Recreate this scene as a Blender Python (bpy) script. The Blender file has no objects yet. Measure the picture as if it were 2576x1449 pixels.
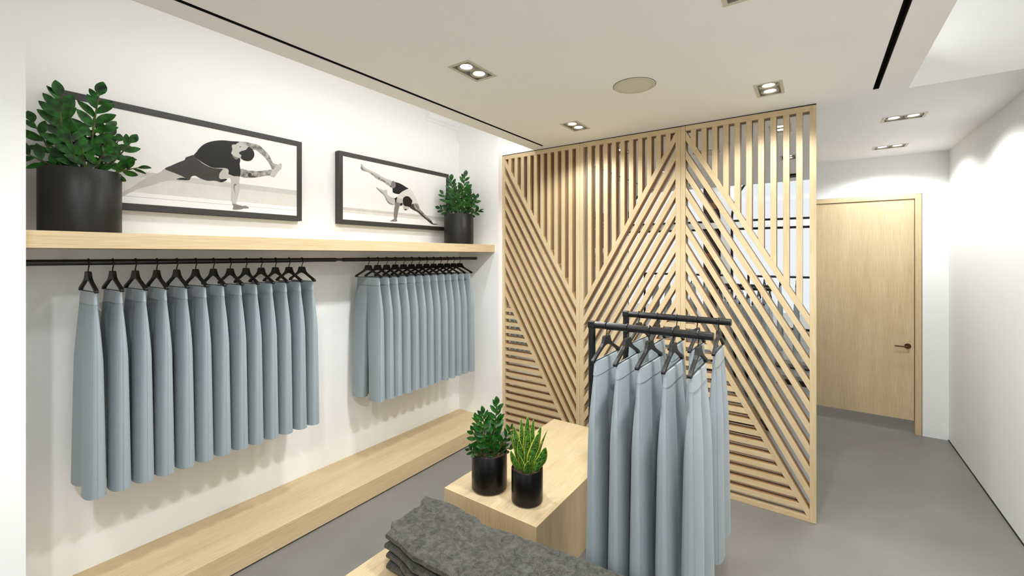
import bpy, bmesh, math, random
from mathutils import Vector, Matrix, Euler
random.seed(7)
S = 1.9                       # camera height in metres; all layout numbers are multiples of it
PI = math.pi
C = bpy.context.scene.collection

def lin(c):
    return tuple(((x/255)/12.92 if x/255 <= .04045 else ((x/255+.055)/1.055)**2.4) for x in c) + (1,)

# ---------------------------------------------------------------- materials
def newmat(name):
    m = bpy.data.materials.new(name); m.use_nodes = True
    nt = m.node_tree; b = nt.nodes['Principled BSDF']
    return m, nt, b
def N(nt, t, **k):
    n = nt.nodes.new(t)
    for a, v in k.items(): setattr(n, a, v)
    return n
def plain(name, rgb, rough=.5, metal=0, noise=.04, scale=8, bump=0, bscale=200, spec=.5):
    m, nt, b = newmat(name)
    tc = N(nt, 'ShaderNodeTexCoord'); nz = N(nt, 'ShaderNodeTexNoise'); nz.inputs['Scale'].default_value = scale; nz.inputs['Detail'].default_value = 4
    nt.links.new(tc.outputs['Object'], nz.inputs['Vector'])
    r = N(nt, 'ShaderNodeValToRGB'); c = lin(rgb)
    r.color_ramp.elements[0].position = .3; r.color_ramp.elements[1].position = .7
    r.color_ramp.elements[0].color = tuple(max(0, x*(1-noise)) for x in c[:3])+(1,)
    r.color_ramp.elements[1].color = tuple(min(1, x*(1+noise)) for x in c[:3])+(1,)
    nt.links.new(nz.outputs['Fac'], r.inputs['Fac']); nt.links.new(r.outputs['Color'], b.inputs['Base Color'])
    b.inputs['Roughness'].default_value = rough; b.inputs['Metallic'].default_value = metal
    b.inputs['Specular IOR Level'].default_value = spec
    if bump:
        n2 = N(nt, 'ShaderNodeTexNoise'); n2.inputs['Scale'].default_value = bscale; n2.inputs['Detail'].default_value = 5
        bp = N(nt, 'ShaderNodeBump'); bp.inputs['Strength'].default_value = bump; bp.inputs['Distance'].default_value = .002
        nt.links.new(tc.outputs['Object'], n2.inputs['Vector']); nt.links.new(n2.outputs['Fac'], bp.inputs['Height']); nt.links.new(bp.outputs['Normal'], b.inputs['Normal'])
    return m
def oak(name, a, bcol, rough=.55):
    m, nt, b = newmat(name)
    tc = N(nt, 'ShaderNodeTexCoord'); mp = N(nt, 'ShaderNodeMapping'); mp.inputs['Scale'].default_value = (1.6, 55, 1)
    nz = N(nt, 'ShaderNodeTexNoise'); nz.inputs['Scale'].default_value = 3; nz.inputs['Detail'].default_value = 8; nz.inputs['Roughness'].default_value = .7
    mp2 = N(nt, 'ShaderNodeMapping'); mp2.inputs['Scale'].default_value = (.5, 5, 1)
    n2 = N(nt, 'ShaderNodeTexNoise'); n2.inputs['Scale'].default_value = 2.2; n2.inputs['Detail'].default_value = 3
    mx = N(nt, 'ShaderNodeMath', operation='MULTIPLY_ADD'); mx.inputs[1].default_value = .35
    r = N(nt, 'ShaderNodeValToRGB'); r.color_ramp.elements[0].position = .42; r.color_ramp.elements[1].position = .88
    r.color_ramp.elements[0].color = lin(bcol); r.color_ramp.elements[1].color = lin(a)
    L = nt.links.new
    L(tc.outputs['UV'], mp.inputs['Vector']); L(mp.outputs['Vector'], nz.inputs['Vector'])
    L(tc.outputs['UV'], mp2.inputs['Vector']); L(mp2.outputs['Vector'], n2.inputs['Vector'])
    L(n2.outputs['Fac'], mx.inputs[0]); L(nz.outputs['Fac'], mx.inputs[2]); L(mx.outputs[0], r.inputs['Fac'])
    L(r.outputs['Color'], b.inputs['Base Color']); b.inputs['Roughness'].default_value = rough
    b.inputs['Specular IOR Level'].default_value = .35
    bp = N(nt, 'ShaderNodeBump'); bp.inputs['Strength'].default_value = .12; bp.inputs['Distance'].default_value = .001
    L(nz.outputs['Fac'], bp.inputs['Height']); L(bp.outputs['Normal'], b.inputs['Normal'])
    return m
M = {}
M['white'] = plain('white_paint', (245, 245, 243), .6, noise=.01, scale=2, bump=.02, bscale=300)
M['ceil'] = plain('ceiling_paint', (247, 246, 243), .75, noise=.01, scale=2)
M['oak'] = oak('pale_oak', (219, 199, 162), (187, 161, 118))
M['oak_edge_shade'] = oak('oak_edge_shade', (198, 160, 110), (160, 118, 74))  # slat sides: shade between the slats put into a darker wood colour
M['floor'] = plain('polished_concrete', (126, 124, 119), .42, noise=.10, scale=1.6, bump=.03, bscale=60, spec=.35)
M['paving'] = plain('pale_paving', (205, 203, 198), .8)
M['black'] = plain('black_metal', (16, 15, 14), .3, metal=.0, noise=.05, bump=.02, spec=.55)
M['hanger'] = plain('black_rubbered_plastic', (15, 14, 12), .45, noise=.05, spec=.4)
M['frame'] = plain('black_stained_wood', (52, 51, 48), .5, noise=.18, scale=60, bump=.1, bscale=80)
M['pot'] = plain('matt_black_ceramic', (22, 21, 19), .42, noise=.03, spec=.35)
M['potg'] = plain('gloss_black_ceramic', (10, 10, 9), .3, noise=.03, spec=.35)
M['gap'] = plain('black_recess', (6, 6, 5), .8, noise=0)
M['grey'] = plain('grey_metal', (150, 148, 138), .45, metal=.3, noise=.04)
M['trim'] = plain('beige_trim', (205, 198, 180), .5, noise=.02)
M['bronze'] = plain('dark_bronze', (84, 60, 38), .35, metal=.8, noise=.1, scale=30)
M['soil'] = plain('soil', (64, 44, 32), .95, noise=.6, scale=45, bump=1, bscale=90)
M['brown'] = plain('dark_brown_timber', (52, 42, 32), .6, noise=.2, scale=10)
M['copper'] = plain('brown_timber', (150, 98, 56), .6, noise=.2, scale=20)
M['backing'] = plain('mirror_backing', (120, 118, 110), .8)

def fabric(name, a, b_, sx, sy, rough=.85, mott=0):
    m, nt, b = newmat(name); L = nt.links.new
    tc = N(nt, 'ShaderNodeTexCoord'); mp = N(nt, 'ShaderNodeMapping'); mp.inputs['Scale'].default_value = (sx, sx, sy)
    nz = N(nt, 'ShaderNodeTexNoise'); nz.inputs['Scale'].default_value = 1; nz.inputs['Detail'].default_value = 3
    r = N(nt, 'ShaderNodeValToRGB'); r.color_ramp.elements[0].position = .35; r.color_ramp.elements[1].position = .65
    r.color_ramp.elements[0].color = lin(b_); r.color_ramp.elements[1].color = lin(a)
    L(tc.outputs['Object'], mp.inputs['Vector']); L(mp.outputs['Vector'], nz.inputs['Vector'])
    fac = nz.outputs['Fac']
    if mott:
        n2 = N(nt, 'ShaderNodeTexNoise'); n2.inputs['Scale'].default_value = mott; n2.inputs['Detail'].default_value = 6; n2.inputs['Distortion'].default_value = .8
        L(tc.outputs['Object'], n2.inputs['Vector'])
        ad = N(nt, 'ShaderNodeMath', operation='MULTIPLY_ADD'); ad.inputs[1].default_value = .45
        sb = N(nt, 'ShaderNodeMath', operation='MULTIPLY'); sb.inputs[1].default_value = .58
        L(fac, sb.inputs[0]); L(n2.outputs['Fac'], ad.inputs[0]); L(sb.outputs[0], ad.inputs[2]); fac = ad.outputs[0]
    L(fac, r.inputs['Fac']); L(r.outputs['Color'], b.inputs['Base Color'])
    b.inputs['Roughness'].default_value = rough; b.inputs['Specular IOR Level'].default_value = .2
    try: b.inputs['Sheen Weight'].default_value = .12
    except Exception: pass
    bp = N(nt, 'ShaderNodeBump'); bp.inputs['Strength'].default_value = .12 if not mott else .5; bp.inputs['Distance'].default_value = .001
    L(nz.outputs['Fac'], bp.inputs['Height']); L(bp.outputs['Normal'], b.inputs['Normal'])
    return m
M['blue'] = fabric('blue_grey_cloth', (152, 162, 166), (143, 154, 158), 420, 800)
M['band'] = fabric('smooth_waistband_cloth', (158, 168, 172), (150, 160, 164), 420, 800, .45)
M['char'] = fabric('mottled_charcoal_jersey', (98, 97, 89), (27, 27, 25), 330, 330, .95, mott=34)

def leafmat(name, dark, light):
    m, nt, b = newmat(name); L = nt.links.new
    tc = N(nt, 'ShaderNodeTexCoord'); nz = N(nt, 'ShaderNodeTexNoise'); nz.inputs['Scale'].default_value = 30; nz.inputs['Detail'].default_value = 4
    r = N(nt, 'ShaderNodeValToRGB'); r.color_ramp.elements[0].position = .35; r.color_ramp.elements[1].position = .7
    r.color_ramp.elements[0].color = lin(dark); r.color_ramp.elements[1].color = lin(light)
    L(tc.outputs['Object'], nz.inputs['Vector']); L(nz.outputs['Fac'], r.inputs['Fac']); L(r.outputs['Color'], b.inputs['Base Color'])
    b.inputs['Roughness'].default_value = .42; b.inputs['Specular IOR Level'].default_value = .3
    return m
M['leaf'] = leafmat('dark_green_leaf', (10, 40, 8), (38, 104, 24))
M['stem'] = leafmat('stem_brown_green', (58, 52, 34), (84, 104, 48))
# variegated strap leaf: yellow rim, banded green middle; u runs across (-1..1), v along
def snakemat():
    m, nt, b = newmat('variegated_leaf'); L = nt.links.new
    tc = N(nt, 'ShaderNodeTexCoord'); sp = N(nt, 'ShaderNodeSeparateXYZ'); L(tc.outputs['UV'], sp.inputs[0])
    ab = N(nt, 'ShaderNodeMath', operation='ABSOLUTE'); L(sp.outputs['X'], ab.inputs[0])
    gt = N(nt, 'ShaderNodeMath', operation='GREATER_THAN'); gt.inputs[1].default_value = .83; L(ab.outputs[0], gt.inputs[0])
    mp = N(nt, 'ShaderNodeMapping'); mp.inputs['Scale'].default_value = (1.2, 16, 1); L(tc.outputs['UV'], mp.inputs['Vector'])
    nz = N(nt, 'ShaderNodeTexNoise'); nz.inputs['Scale'].default_value = 1.6; nz.inputs['Detail'].default_value = 3; nz.inputs['Distortion'].default_value = 1.2
    L(mp.outputs['Vector'], nz.inputs['Vector'])
    r = N(nt, 'ShaderNodeValToRGB'); r.color_ramp.elements[0].position = .42; r.color_ramp.elements[1].position = .62
    r.color_ramp.elements[0].color = lin((16, 54, 18)); r.color_ramp.elements[1].color = lin((92, 146, 44)); L(nz.outputs['Fac'], r.inputs['Fac'])
    mx = N(nt, 'ShaderNodeMix', data_type='RGBA'); L(gt.outputs[0], mx.inputs['Factor']); L(r.outputs['Color'], mx.inputs['A']); mx.inputs['B'].default_value = lin((206, 206, 70))
    L(mx.outputs['Result'], b.inputs['Base Color']); b.inputs['Roughness'].default_value = .45
    return m
M['snake'] = snakemat()
def emit(name, col, s):
    m, nt, b = newmat(name); b.inputs['Emission Color'].default_value = col; b.inputs['Emission Strength'].default_value = s
    b.inputs['Base Color'].default_value = (.8, .8, .8, 1); return m
M['lens'] = emit('lit_lens', (1, .97, .92, 1), 6)
def mirrormat():
    m, nt, b = newmat('mirror_glass'); b.inputs['Metallic'].default_value = 1; b.inputs['Roughness'].default_value = .0
    b.inputs['Base Color'].default_value = (.60, .615, .62, 1); return m
M['mirror'] = mirrormat()
def glassmat():
    m, nt, b = newmat('window_glass'); L = nt.links.new
    out = nt.nodes['Material Output']; t = N(nt, 'ShaderNodeBsdfTransparent'); g = N(nt, 'ShaderNodeBsdfGlossy'); g.inputs['Roughness'].default_value = .02
    fr = N(nt, 'ShaderNodeFresnel'); mx = N(nt, 'ShaderNodeMixShader'); L(fr.outputs[0], mx.inputs[0]); L(t.outputs[0], mx.inputs[1]); L(g.outputs[0], mx.inputs[2]); L(mx.outputs[0], out.inputs['Surface'])
    return m
M['glass'] = glassmat()
for k, c in dict(pr_bg=(244, 244, 241), pr_sea=(206, 205, 198), pr_water=(222, 221, 216), pr_mat=(246, 246, 244), pr_line=(176, 172, 164), pr_black=(13, 12, 11), pr_dark=(58, 57, 53), pr_mid=(128, 125, 117), pr_light=(196, 194, 186), pr_pale=(224, 223, 218)).items():
    M[k] = plain('print_'+k[3:], c, .55, noise=(.01 if k in ('pr_bg', 'pr_mat') else .05) if k != 'pr_dark' else .25, scale=14 if k != 'pr_dark' else 60)
M['pr_tattoo'] = plain('print_tattoo', (150, 148, 140), .55, noise=.75, scale=38)

# ---------------------------------------------------------------- mesh builder (layout units, scaled by S on build)
class MB:
    def __init__(s): s.v = []; s.f = []; s.uv = []; s.m = []; s.cur = 0; s.side = 0
    def face(s, pts, uvs=None):
        i = len(s.v); s.v += [tuple(p) for p in pts]; s.f.append(tuple(range(i, i+len(pts)))); s.uv.append(uvs or [(0, 0)]*len(pts)); s.m.append(s.cur)
    def box(s, x0, x1, y0, y1, z0, z1, grain='x', top=None):
        o = random.uniform(0, 20)
        def quad(pts, n):
            g = grain if not (top and n == 2) else top
            gi = 'xyz'.index(g); rest = [i for i in range(3) if i != gi]
            if n == gi: u, v = rest
            else: u = gi; v = [i for i in rest if i != n][0]
            s.face(pts, [((p[u])*S+o, p[v]*S+o*1.7) for p in pts])
        quad([(x0,y0,z0),(x0,y1,z0),(x1,y1,z0),(x1,y0,z0)], 2); quad([(x0,y0,z1),(x1,y0,z1),(x1,y1,z1),(x0,y1,z1)], 2)
        quad([(x0,y0,z0),(x1,y0,z0),(x1,y0,z1),(x0,y0,z1)], 1); quad([(x1,y1,z0),(x0,y1,z0),(x0,y1,z1),(x1,y1,z1)], 1)
        quad([(x0,y1,z0),(x0,y0,z0),(x0,y0,z1),(x0,y1,z1)], 0); quad([(x1,y0,z0),(x1,y1,z0),(x1,y1,z1),(x1,y0,z1)], 0)
        return s
    def prism(s, poly, y0, y1, gdir):
        """polygon in the x-z plane pushed along y; wood grain along gdir"""
        o = random.uniform(0, 20); g = gdir
        a = sum(poly[i][0]*poly[(i+1)%len(poly)][1]-poly[(i+1)%len(poly)][0]*poly[i][1] for i in range(len(poly)))
        if a < 0: poly = poly[::-1]
        uv = lambda p, y: ((p[0]*g[0]+p[1]*g[1])*S+o, (-p[0]*g[1]+p[1]*g[0]+y)*S+o)
        s.face([(p[0], y0, p[1]) for p in poly], [uv(p, 0) for p in poly])
        s.face([(p[0], y1, p[1]) for p in poly[::-1]], [uv(p, 0) for p in poly[::-1]])
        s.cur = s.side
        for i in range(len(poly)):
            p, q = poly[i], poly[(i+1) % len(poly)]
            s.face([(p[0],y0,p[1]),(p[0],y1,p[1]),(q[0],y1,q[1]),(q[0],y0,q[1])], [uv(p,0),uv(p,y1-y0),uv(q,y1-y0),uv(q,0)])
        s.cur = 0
    def tube(s, pts, r, n=10, caps=True):
        pts = [Vector(p) for p in pts]; R = r if isinstance(r, (list, tuple)) else [r]*len(pts)
        rings = []; up = None
        for i, p in enumerate(pts):
            t = (pts[min(i+1, len(pts)-1)]-pts[max(i-1, 0)]).normalized()
            if up is None: up = Vector((0, 0, 1)) if abs(t.z) < .9 else Vector((1, 0, 0))
            a = (up-t*up.dot(t)).normalized(); b = t.cross(a); up = a
            rings.append([p+(a*math.cos(2*PI*k/n)+b*math.sin(2*PI*k/n))*R[i] for k in range(n)])
        for i in range(len(rings)-1):
            for k in range(n):
                k2 = (k+1) % n; s.face([rings[i][k], rings[i][k2], rings[i+1][k2], rings[i+1][k]][::-1])
        if caps: s.face(rings[0]); s.face(rings[-1][::-1])
        return s
    def lathe(s, prof, n=48, cx=0, cy=0):
        for i in range(len(prof)-1):
            (r0, z0), (r1, z1) = prof[i], prof[i+1]
            for k in range(n):
                a, b = 2*PI*k/n, 2*PI*(k+1)/n
                P = [(cx+r0*math.cos(a), cy+r0*math.sin(a), z0), (cx+r0*math.cos(b), cy+r0*math.sin(b), z0), (cx+r1*math.cos(b), cy+r1*math.sin(b), z1), (cx+r1*math.cos(a), cy+r1*math.sin(a), z1)]
                if r0 < 1e-6: P = P[1:]
                elif r1 < 1e-6: P = P[:3]
                s.face(P)
        return s
    def build(s, name, mats, parent=None, smooth=False, bevel=0, loc=None, seg=2):
        me = bpy.data.meshes.new(name); me.from_pydata([tuple(c*S for c in v) for v in s.v], [], s.f)
        ul = me.uv_layers.new(name='UVMap'); k = 0
        for fi, uv in enumerate(s.uv):
            for q in uv: ul.data[k].uv = q; k += 1
        for m in (mats if isinstance(mats, (list, tuple)) else [mats]): me.materials.append(M[m])
        for i, p in enumerate(me.polygons): p.material_index = s.m[i]; p.use_smooth = smooth
        bm = bmesh.new(); bm.from_mesh(me); bmesh.ops.remove_doubles(bm, verts=bm.verts, dist=1e-5)
        bm.to_mesh(me); bm.free()
        if smooth: me.set_sharp_from_angle(angle=math.radians(40))
        o = bpy.data.objects.new(name, me); C.objects.link(o)
        if parent: o.parent = parent
        if loc: o.location = [c*S for c in loc]
        if bevel:
            md = o.modifiers.new('edge', 'BEVEL'); md.width = bevel; md.segments = seg; md.limit_method = 'ANGLE'; md.angle_limit = math.radians(40)
        return o
def tag(o, label, cat, group=None):
    o['label'] = label; o['category'] = cat
    if group: o['group'] = group
    return o
def thing(name, loc, label, cat, group=None, rz=0):
    o = bpy.data.objects.new(name, None); C.objects.link(o); o.empty_display_size = .05
    o.location = [c*S for c in loc]; o.rotation_euler = (0, 0, rz)
    return tag(o, label, cat, group)
def struct(o): o['kind'] = 'structure'; return o
def dup(root, loc, rz=0, label=None, group=None, scale=None):
    r = root.copy(); C.objects.link(r); r.location = [c*S for c in loc]; r.rotation_euler = (0, 0, rz)
    if scale: r.scale = (scale,)*3
    if label: r['label'] = label
    if group: r['group'] = group
    for ch in list(root.children):
        c = ch.copy(); C.objects.link(c); c.parent = r
        for g in list(ch.children):
            d = g.copy(); C.objects.link(d); d.parent = c
    return r
def smoothpoly(pts, k=3):
    n = len(pts); out = []
    for i in range(n):
        p0, p1, p2, p3 = pts[i-1], pts[i], pts[(i+1) % n], pts[(i+2) % n]
        for j in range(k):
            t = j/k
            out.append(tuple(.5*((2*p1[a])+(-p0[a]+p2[a])*t+(2*p0[a]-5*p1[a]+4*p2[a]-p3[a])*t*t+(-p0[a]+3*p1[a]-3*p2[a]+p3[a])*t**3) for a in (0, 1)))
    return out
ORD = ['first', 'second', 'third', 'fourth', 'fifth', 'sixth', 'seventh', 'eighth', 'ninth', 'tenth', 'eleventh', 'twelfth', 'thirteenth']
LAMP, COVE_L, COVE_R, SKY, EXPO = 33, 8, 3.2, 1.0, .70
ART1=[('light',[(-0.1202,-0.0359),(-0.114,-0.031),(-0.1053,-0.0218),(-0.0805,-0.0296),(-0.0558,-0.0398),(-0.0757,-0.0511),(-0.0966,-0.0586),(-0.1202,-0.0687),(-0.1371,-0.0787),(-0.1654,-0.0919),(-0.19,-0.108),(-0.2221,-0.1318),(-0.2221,-0.1191),(-0.19,-0.0932),(-0.1654,-0.0693),(-0.1371,-0.0481)]),('black',[(-0.0748,-0.051),(-0.0558,-0.0428),(-0.0407,-0.0491)]),('dark',[(-0.0253,0.0383),(-0.039,0.0316),(-0.0491,0.0253),(-0.0517,0.0172),(-0.0675,0.0067),(-0.0886,-0.0083),(-0.1053,-0.0218),(-0.0805,-0.0306),(-0.0558,-0.0398),(-0.0398,-0.0492),(-0.033,-0.0364),(-0.0218,-0.0311),(-0.0078,-0.0379),(0.0136,-0.0431),(0.0374,-0.0397),(0.057,-0.0427),(0.0752,-0.0301),(0.0523,-0.0312),(0.0504,-0.0155),(0.0561,-0.004),(0.0646,0.006),(0.0318,0.0038),(0.0064,0.011),(-0.0148,0.0259)]),('black',[(0.0514,-0.0314),(0.057,-0.0427),(0.0752,-0.0301),(0.0656,-0.0287)]),('light',[(0.0646,0.006),(0.0771,0.008),(0.0791,-0.009),(0.0868,-0.0121),(0.0868,-0.0208),(0.0656,-0.0293),(0.0523,-0.0312),(0.0501,-0.0177),(0.0561,-0.004)]),('tattoo',[(0.1176,0.0146),(0.1452,0.0136),(0.1812,0.0171),(0.2095,0.025),(0.2297,0.0306),(0.2365,0.0247),(0.2297,0.0096),(0.2029,0.0021),(0.179,-0.0061),(0.1494,-0.0134),(0.1176,-0.0118)]),('light',[(0.2274,0.0536),(0.2502,0.0528),(0.2618,0.0608),(0.2676,0.0558),(0.2653,0.0388),(0.2537,0.0263),(0.241,0.0043),(0.2319,0.0018),(0.2229,0.0086),(0.2297,0.0306)]),('tattoo',[(0.1086,0.1076),(0.1146,0.1138),(0.1328,0.1172),(0.162,0.1167),(0.1833,0.1144),(0.2029,0.1),(0.2207,0.0827),(0.2297,0.0633),(0.2365,0.0552),(0.2502,0.0528),(0.2365,0.0341),(0.2297,0.033),(0.2229,0.0482),(0.2095,0.0667),(0.192,0.0818),(0.1705,0.0947),(0.1578,0.0933),(0.1452,0.1009),(0.1288,0.1097)]),('black',[(-0.0253,0.0383),(-0.0183,0.0498),(-0.0113,0.0625),(-0.0007,0.0761),(0.0136,0.0885),(0.0318,0.098),(0.0504,0.1044),(0.0694,0.1083),(0.0888,0.1099),(0.1146,0.1138),(0.1056,0.1048),(0.1046,0.102),(0.0917,0.0975),(0.0898,0.0917),(0.0917,0.0801),(0.0878,0.0663),(0.0947,0.0589),(0.1036,0.0463),(0.1156,0.0551),(0.1176,0.0433),(0.1156,0.0319),(0.1186,0.006),(0.1156,-0.0144),(0.1026,-0.0163),(0.0868,-0.0121),(0.0791,-0.009),(0.08,0.002),(0.0752,0.0088),(0.0618,0.0087),(0.0318,0.0048),(0.0136,0.0102),(-0.0043,0.0195),(-0.0183,0.0293)]),('light',[(0.1046,0.1024),(0.0917,0.0975),(0.0898,0.0917),(0.0917,0.0801),(0.0878,0.0663),(0.0947,0.0589),(0.1026,0.0472),(0.1146,0.0556),(0.1227,0.0619),(0.1267,0.0804),(0.1431,0.0993),(0.1328,0.1083),(0.1166,0.1137)]),('mid',[(0.0907,0.0592),(0.1066,0.0545),(0.1146,0.0549),(0.103,0.0462)]),('black',[(0.1452,0.1009),(0.137,0.0891),(0.1186,0.0788),(0.1136,0.0712),(0.1216,0.064),(0.1186,0.0557),(0.1288,0.0487),(0.1431,0.0479),(0.1557,0.0535),(0.1651,0.0699),(0.1651,0.0835),(0.1599,0.0937),(0.1515,0.0999)]),('mid',[(0.1136,0.0944),(0.1206,0.0991),(0.1186,0.0932)]),('light',[(0.082,-0.0118),(0.0947,-0.0153),(0.1156,-0.0144),(0.1136,-0.0345),(0.1156,-0.0562),(0.1106,-0.0855),(0.1046,-0.1103),(0.1056,-0.1167),(0.0917,-0.1137),(0.0888,-0.0857),(0.0898,-0.0595),(0.0888,-0.0336)]),('mid',[(0.0966,-0.0434),(0.1066,-0.0431),(0.0996,-0.0517),(0.101,-0.0756),(0.1066,-0.0969),(0.0966,-0.063)]),('mid',[(0.0917,-0.1148),(0.1066,-0.1166),(0.1247,-0.1193),(0.137,-0.1182),(0.1473,-0.1266),(0.1288,-0.129),(0.1206,-0.133),(0.0937,-0.1358),(0.0957,-0.1242)]),('dark',[(0.1452,-0.01),(0.1442,-0.0012),(0.1494,0.0053),(0.1557,0.0029),(0.1567,-0.0033),(0.1747,-0.0056),(0.1599,-0.01)])]
ART2=[('tattoo',[(-0.2354,0.1197),(-0.2275,0.1188),(-0.2168,0.1126),(-0.2047,0.1054),(-0.1802,0.0989),(-0.1466,0.0913),(-0.118,0.0814),(-0.0887,0.0737),(-0.0557,0.0662),(-0.0617,0.0385),(-0.0827,0.0442),(-0.1063,0.0555),(-0.141,0.0637),(-0.1635,0.0746),(-0.1802,0.0838),(-0.1993,0.0901),(-0.2235,0.092),(-0.2354,0.1015),(-0.2328,0.1122)]),('light',[(-0.2275,0.1188),(-0.2168,0.1126),(-0.2047,0.1054),(-0.1802,0.0989),(-0.1466,0.0913),(-0.118,0.0814),(-0.0887,0.0737),(-0.0557,0.0662),(-0.0602,0.0485),(-0.0887,0.0592),(-0.1295,0.0749),(-0.1719,0.0874),(-0.2047,0.0962),(-0.2235,0.1046)]),('black',[(-0.0557,0.0662),(-0.0357,0.0653),(-0.0092,0.0628),(0.0162,0.0562),(0.0356,0.0486),(0.052,0.043),(0.0356,0.0346),(0.0098,0.0226),(-0.0092,0.0074),(-0.0465,0.0097),(-0.0511,0.0202),(-0.0526,0.0323),(-0.0663,0.0379),(-0.0587,0.0487)]),('mid',[(-0.0557,0.0662),(-0.0357,0.0653),(-0.0327,0.0423),(-0.0496,0.0327),(-0.0617,0.0397)]),('light',[(-0.1495,0.0247),(-0.1295,0.0201),(-0.1063,0.0159),(-0.0872,0.0194),(-0.0842,0.0089),(-0.0827,-0.0031),(-0.0617,-0.0129),(-0.0404,-0.0167),(-0.0342,-0.0321),(-0.0388,-0.0498),(-0.0617,-0.0495),(-0.0768,-0.0437),(-0.0887,-0.0304),(-0.0961,-0.0167),(-0.1063,-0.0046),(-0.1238,0.0065),(-0.141,0.014)]),('mid',[(-0.1495,0.0247),(-0.1238,0.0089),(-0.1034,-0.003),(-0.0916,-0.0186),(-0.0827,-0.0322),(-0.0617,-0.0447),(-0.0388,-0.0498),(-0.0617,-0.05),(-0.0783,-0.0438),(-0.0902,-0.0305),(-0.097,-0.0168),(-0.1078,-0.0047),(-0.1267,0.005)]),('pale',[(-0.0092,0.0074),(0.0098,0.0226),(0.052,0.043),(0.0752,0.0331),(0.0921,0.0119),(0.1058,-0.0074),(0.1144,-0.0274),(0.1161,-0.0351),(0.0719,-0.0444),(0.0686,-0.0113),(0.0487,-0.0007),(0.0291,-0.0003),(0.013,-0.0248),(0.0098,-0.0351),(-0.0218,-0.0358),(-0.0249,-0.0163),(-0.0171,-0.0005)]),('black',[(-0.0511,-0.0178),(-0.0342,-0.0148),(-0.0218,-0.0072),(-0.0249,-0.0187),(-0.0327,-0.0369),(-0.0373,-0.0497),(-0.0357,-0.0298),(-0.0404,-0.0179)]),('dark',[(0.0719,-0.0367),(0.0887,-0.0312),(0.1161,-0.0325),(0.1265,-0.0524),(0.151,-0.0714),(0.1797,-0.0905),(0.2089,-0.1099),(0.2237,-0.1266),(0.2126,-0.1299),(0.1797,-0.1118),(0.1405,-0.0907),(0.1126,-0.0732),(0.0887,-0.0661),(0.0586,-0.0533)]),('tattoo',[(0.0853,-0.0315),(0.1161,-0.0311),(0.1265,-0.0524),(0.151,-0.0714),(0.1797,-0.0905),(0.2089,-0.1099),(0.1942,-0.1109),(0.1581,-0.0894),(0.123,-0.0684),(0.0955,-0.0552)]),('black',[(0.0002,-0.0361),(0.0114,-0.035),(0.0098,-0.0464),(-0.0013,-0.0512),(-0.0061,-0.0467)]),('mid',[(-0.0249,-0.0237),(-0.0218,-0.0358),(0.0002,-0.0361),(-0.0092,-0.0545),(-0.014,-0.0723),(-0.0202,-0.0977),(-0.0265,-0.1193),(-0.0419,-0.1203),(-0.0434,-0.0921),(-0.0404,-0.0647),(-0.0342,-0.0444),(-0.0311,-0.0342)]),('light',[(-0.0249,-0.0163),(-0.014,-0.0126),(0.0098,-0.0176),(0.0098,-0.0339),(-0.0092,-0.037),(-0.0233,-0.0335)]),('mid',[(-0.0419,-0.1203),(-0.0265,-0.1193),(-0.0249,-0.1316),(-0.0587,-0.1337),(-0.0693,-0.1337),(-0.0587,-0.1276)]),('light',[(0.013,-0.0373),(0.0178,-0.0444),(0.0323,-0.0506),(0.0569,-0.0509),(0.0487,-0.0644),(0.0323,-0.0714),(0.0194,-0.0644),(0.0146,-0.0498)]),('dark',[(0.021,-0.0656),(0.0389,-0.064),(0.0323,-0.0719)]),('black',[(0.013,-0.0248),(0.0162,-0.0093),(0.0323,0.0013),(0.052,0.0017),(0.0686,-0.0088),(0.0759,-0.0183),(0.0702,-0.0369),(0.0602,-0.0506),(0.0421,-0.0497),(0.0291,-0.0497),(0.0162,-0.0421)]),('dark',[(0.2126,-0.1299),(0.2237,-0.1266),(0.2653,-0.1296),(0.2312,-0.1324)])]
# ---------------------------------------------------------------- room shell   (z = 0 floor, z = 1 eye level)
HC = 1.5631; UP = 1.85
XW, XP_, XR, YS, YD = -1.745, -1.4496, .5845, 1.953, 3.2469
struct(MB().box(-2.1, 1.0, -.75, 4.3, -.06, 0).build('floor', 'floor'))
struct(MB().box(XW-.2, XW, .157, 1.918, 0, 1.675).build('wall_left', 'white'))
struct(MB().box(XW-.2, XW-.025, .157, 1.918, 1.675, UP).build('wall_left_upper', 'white'))
struct(MB().box(XW-.25, XP_, .0, .157, 0, UP).build('wall_left_pier', 'white'))
struct(MB().box(XW-.2, XW, -.75, .0, 0, UP).build('wall_left_rear', 'white'))
struct(MB().box(XW-.25, XP_, 1.918, 4.3, 0, UP).build('wall_left_return', 'white'))
struct(MB().box(XR, XR+.1, -.75, 4.3, 0, UP).build('wall_right', 'white'))
struct(MB().box(XP_, XR, YS+.0006, YS+.05, HC+.001, UP).build('wall_bulkhead', 'white'))
uc = MB(); e0 = -2.0
uc.box(-2.0, .7, -.2395+.0, 2.01, UP, UP+.06); uc.box(-2.0, .7, -.75, -.3605, UP, UP+.06)
for x in (-.5, .2, .7605):
    uc.box(e0, min(x-.0605, .7), -.3605, -.2395, UP, UP+.06)
    if x < .7:
        uc.box(x-.0605, x+.0605, -.3605, -.3335, UP, UP+.06); uc.box(x-.0605, x+.0605, -.2665, -.2395, UP, UP+.06)
    e0 = x+.0605
struct(uc.build('ceiling_upper', 'white'))
struct(MB().box(XP_, XR, 4.2, 4.25, 0, UP).build('wall_back_room', 'white'))
struct(MB().box(XR-.002, XR, .03, YD, 0, .006).build('skirting_shadow_strip', 'gap'))  # black strip paints the dark skirting gap along the floor line
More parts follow.
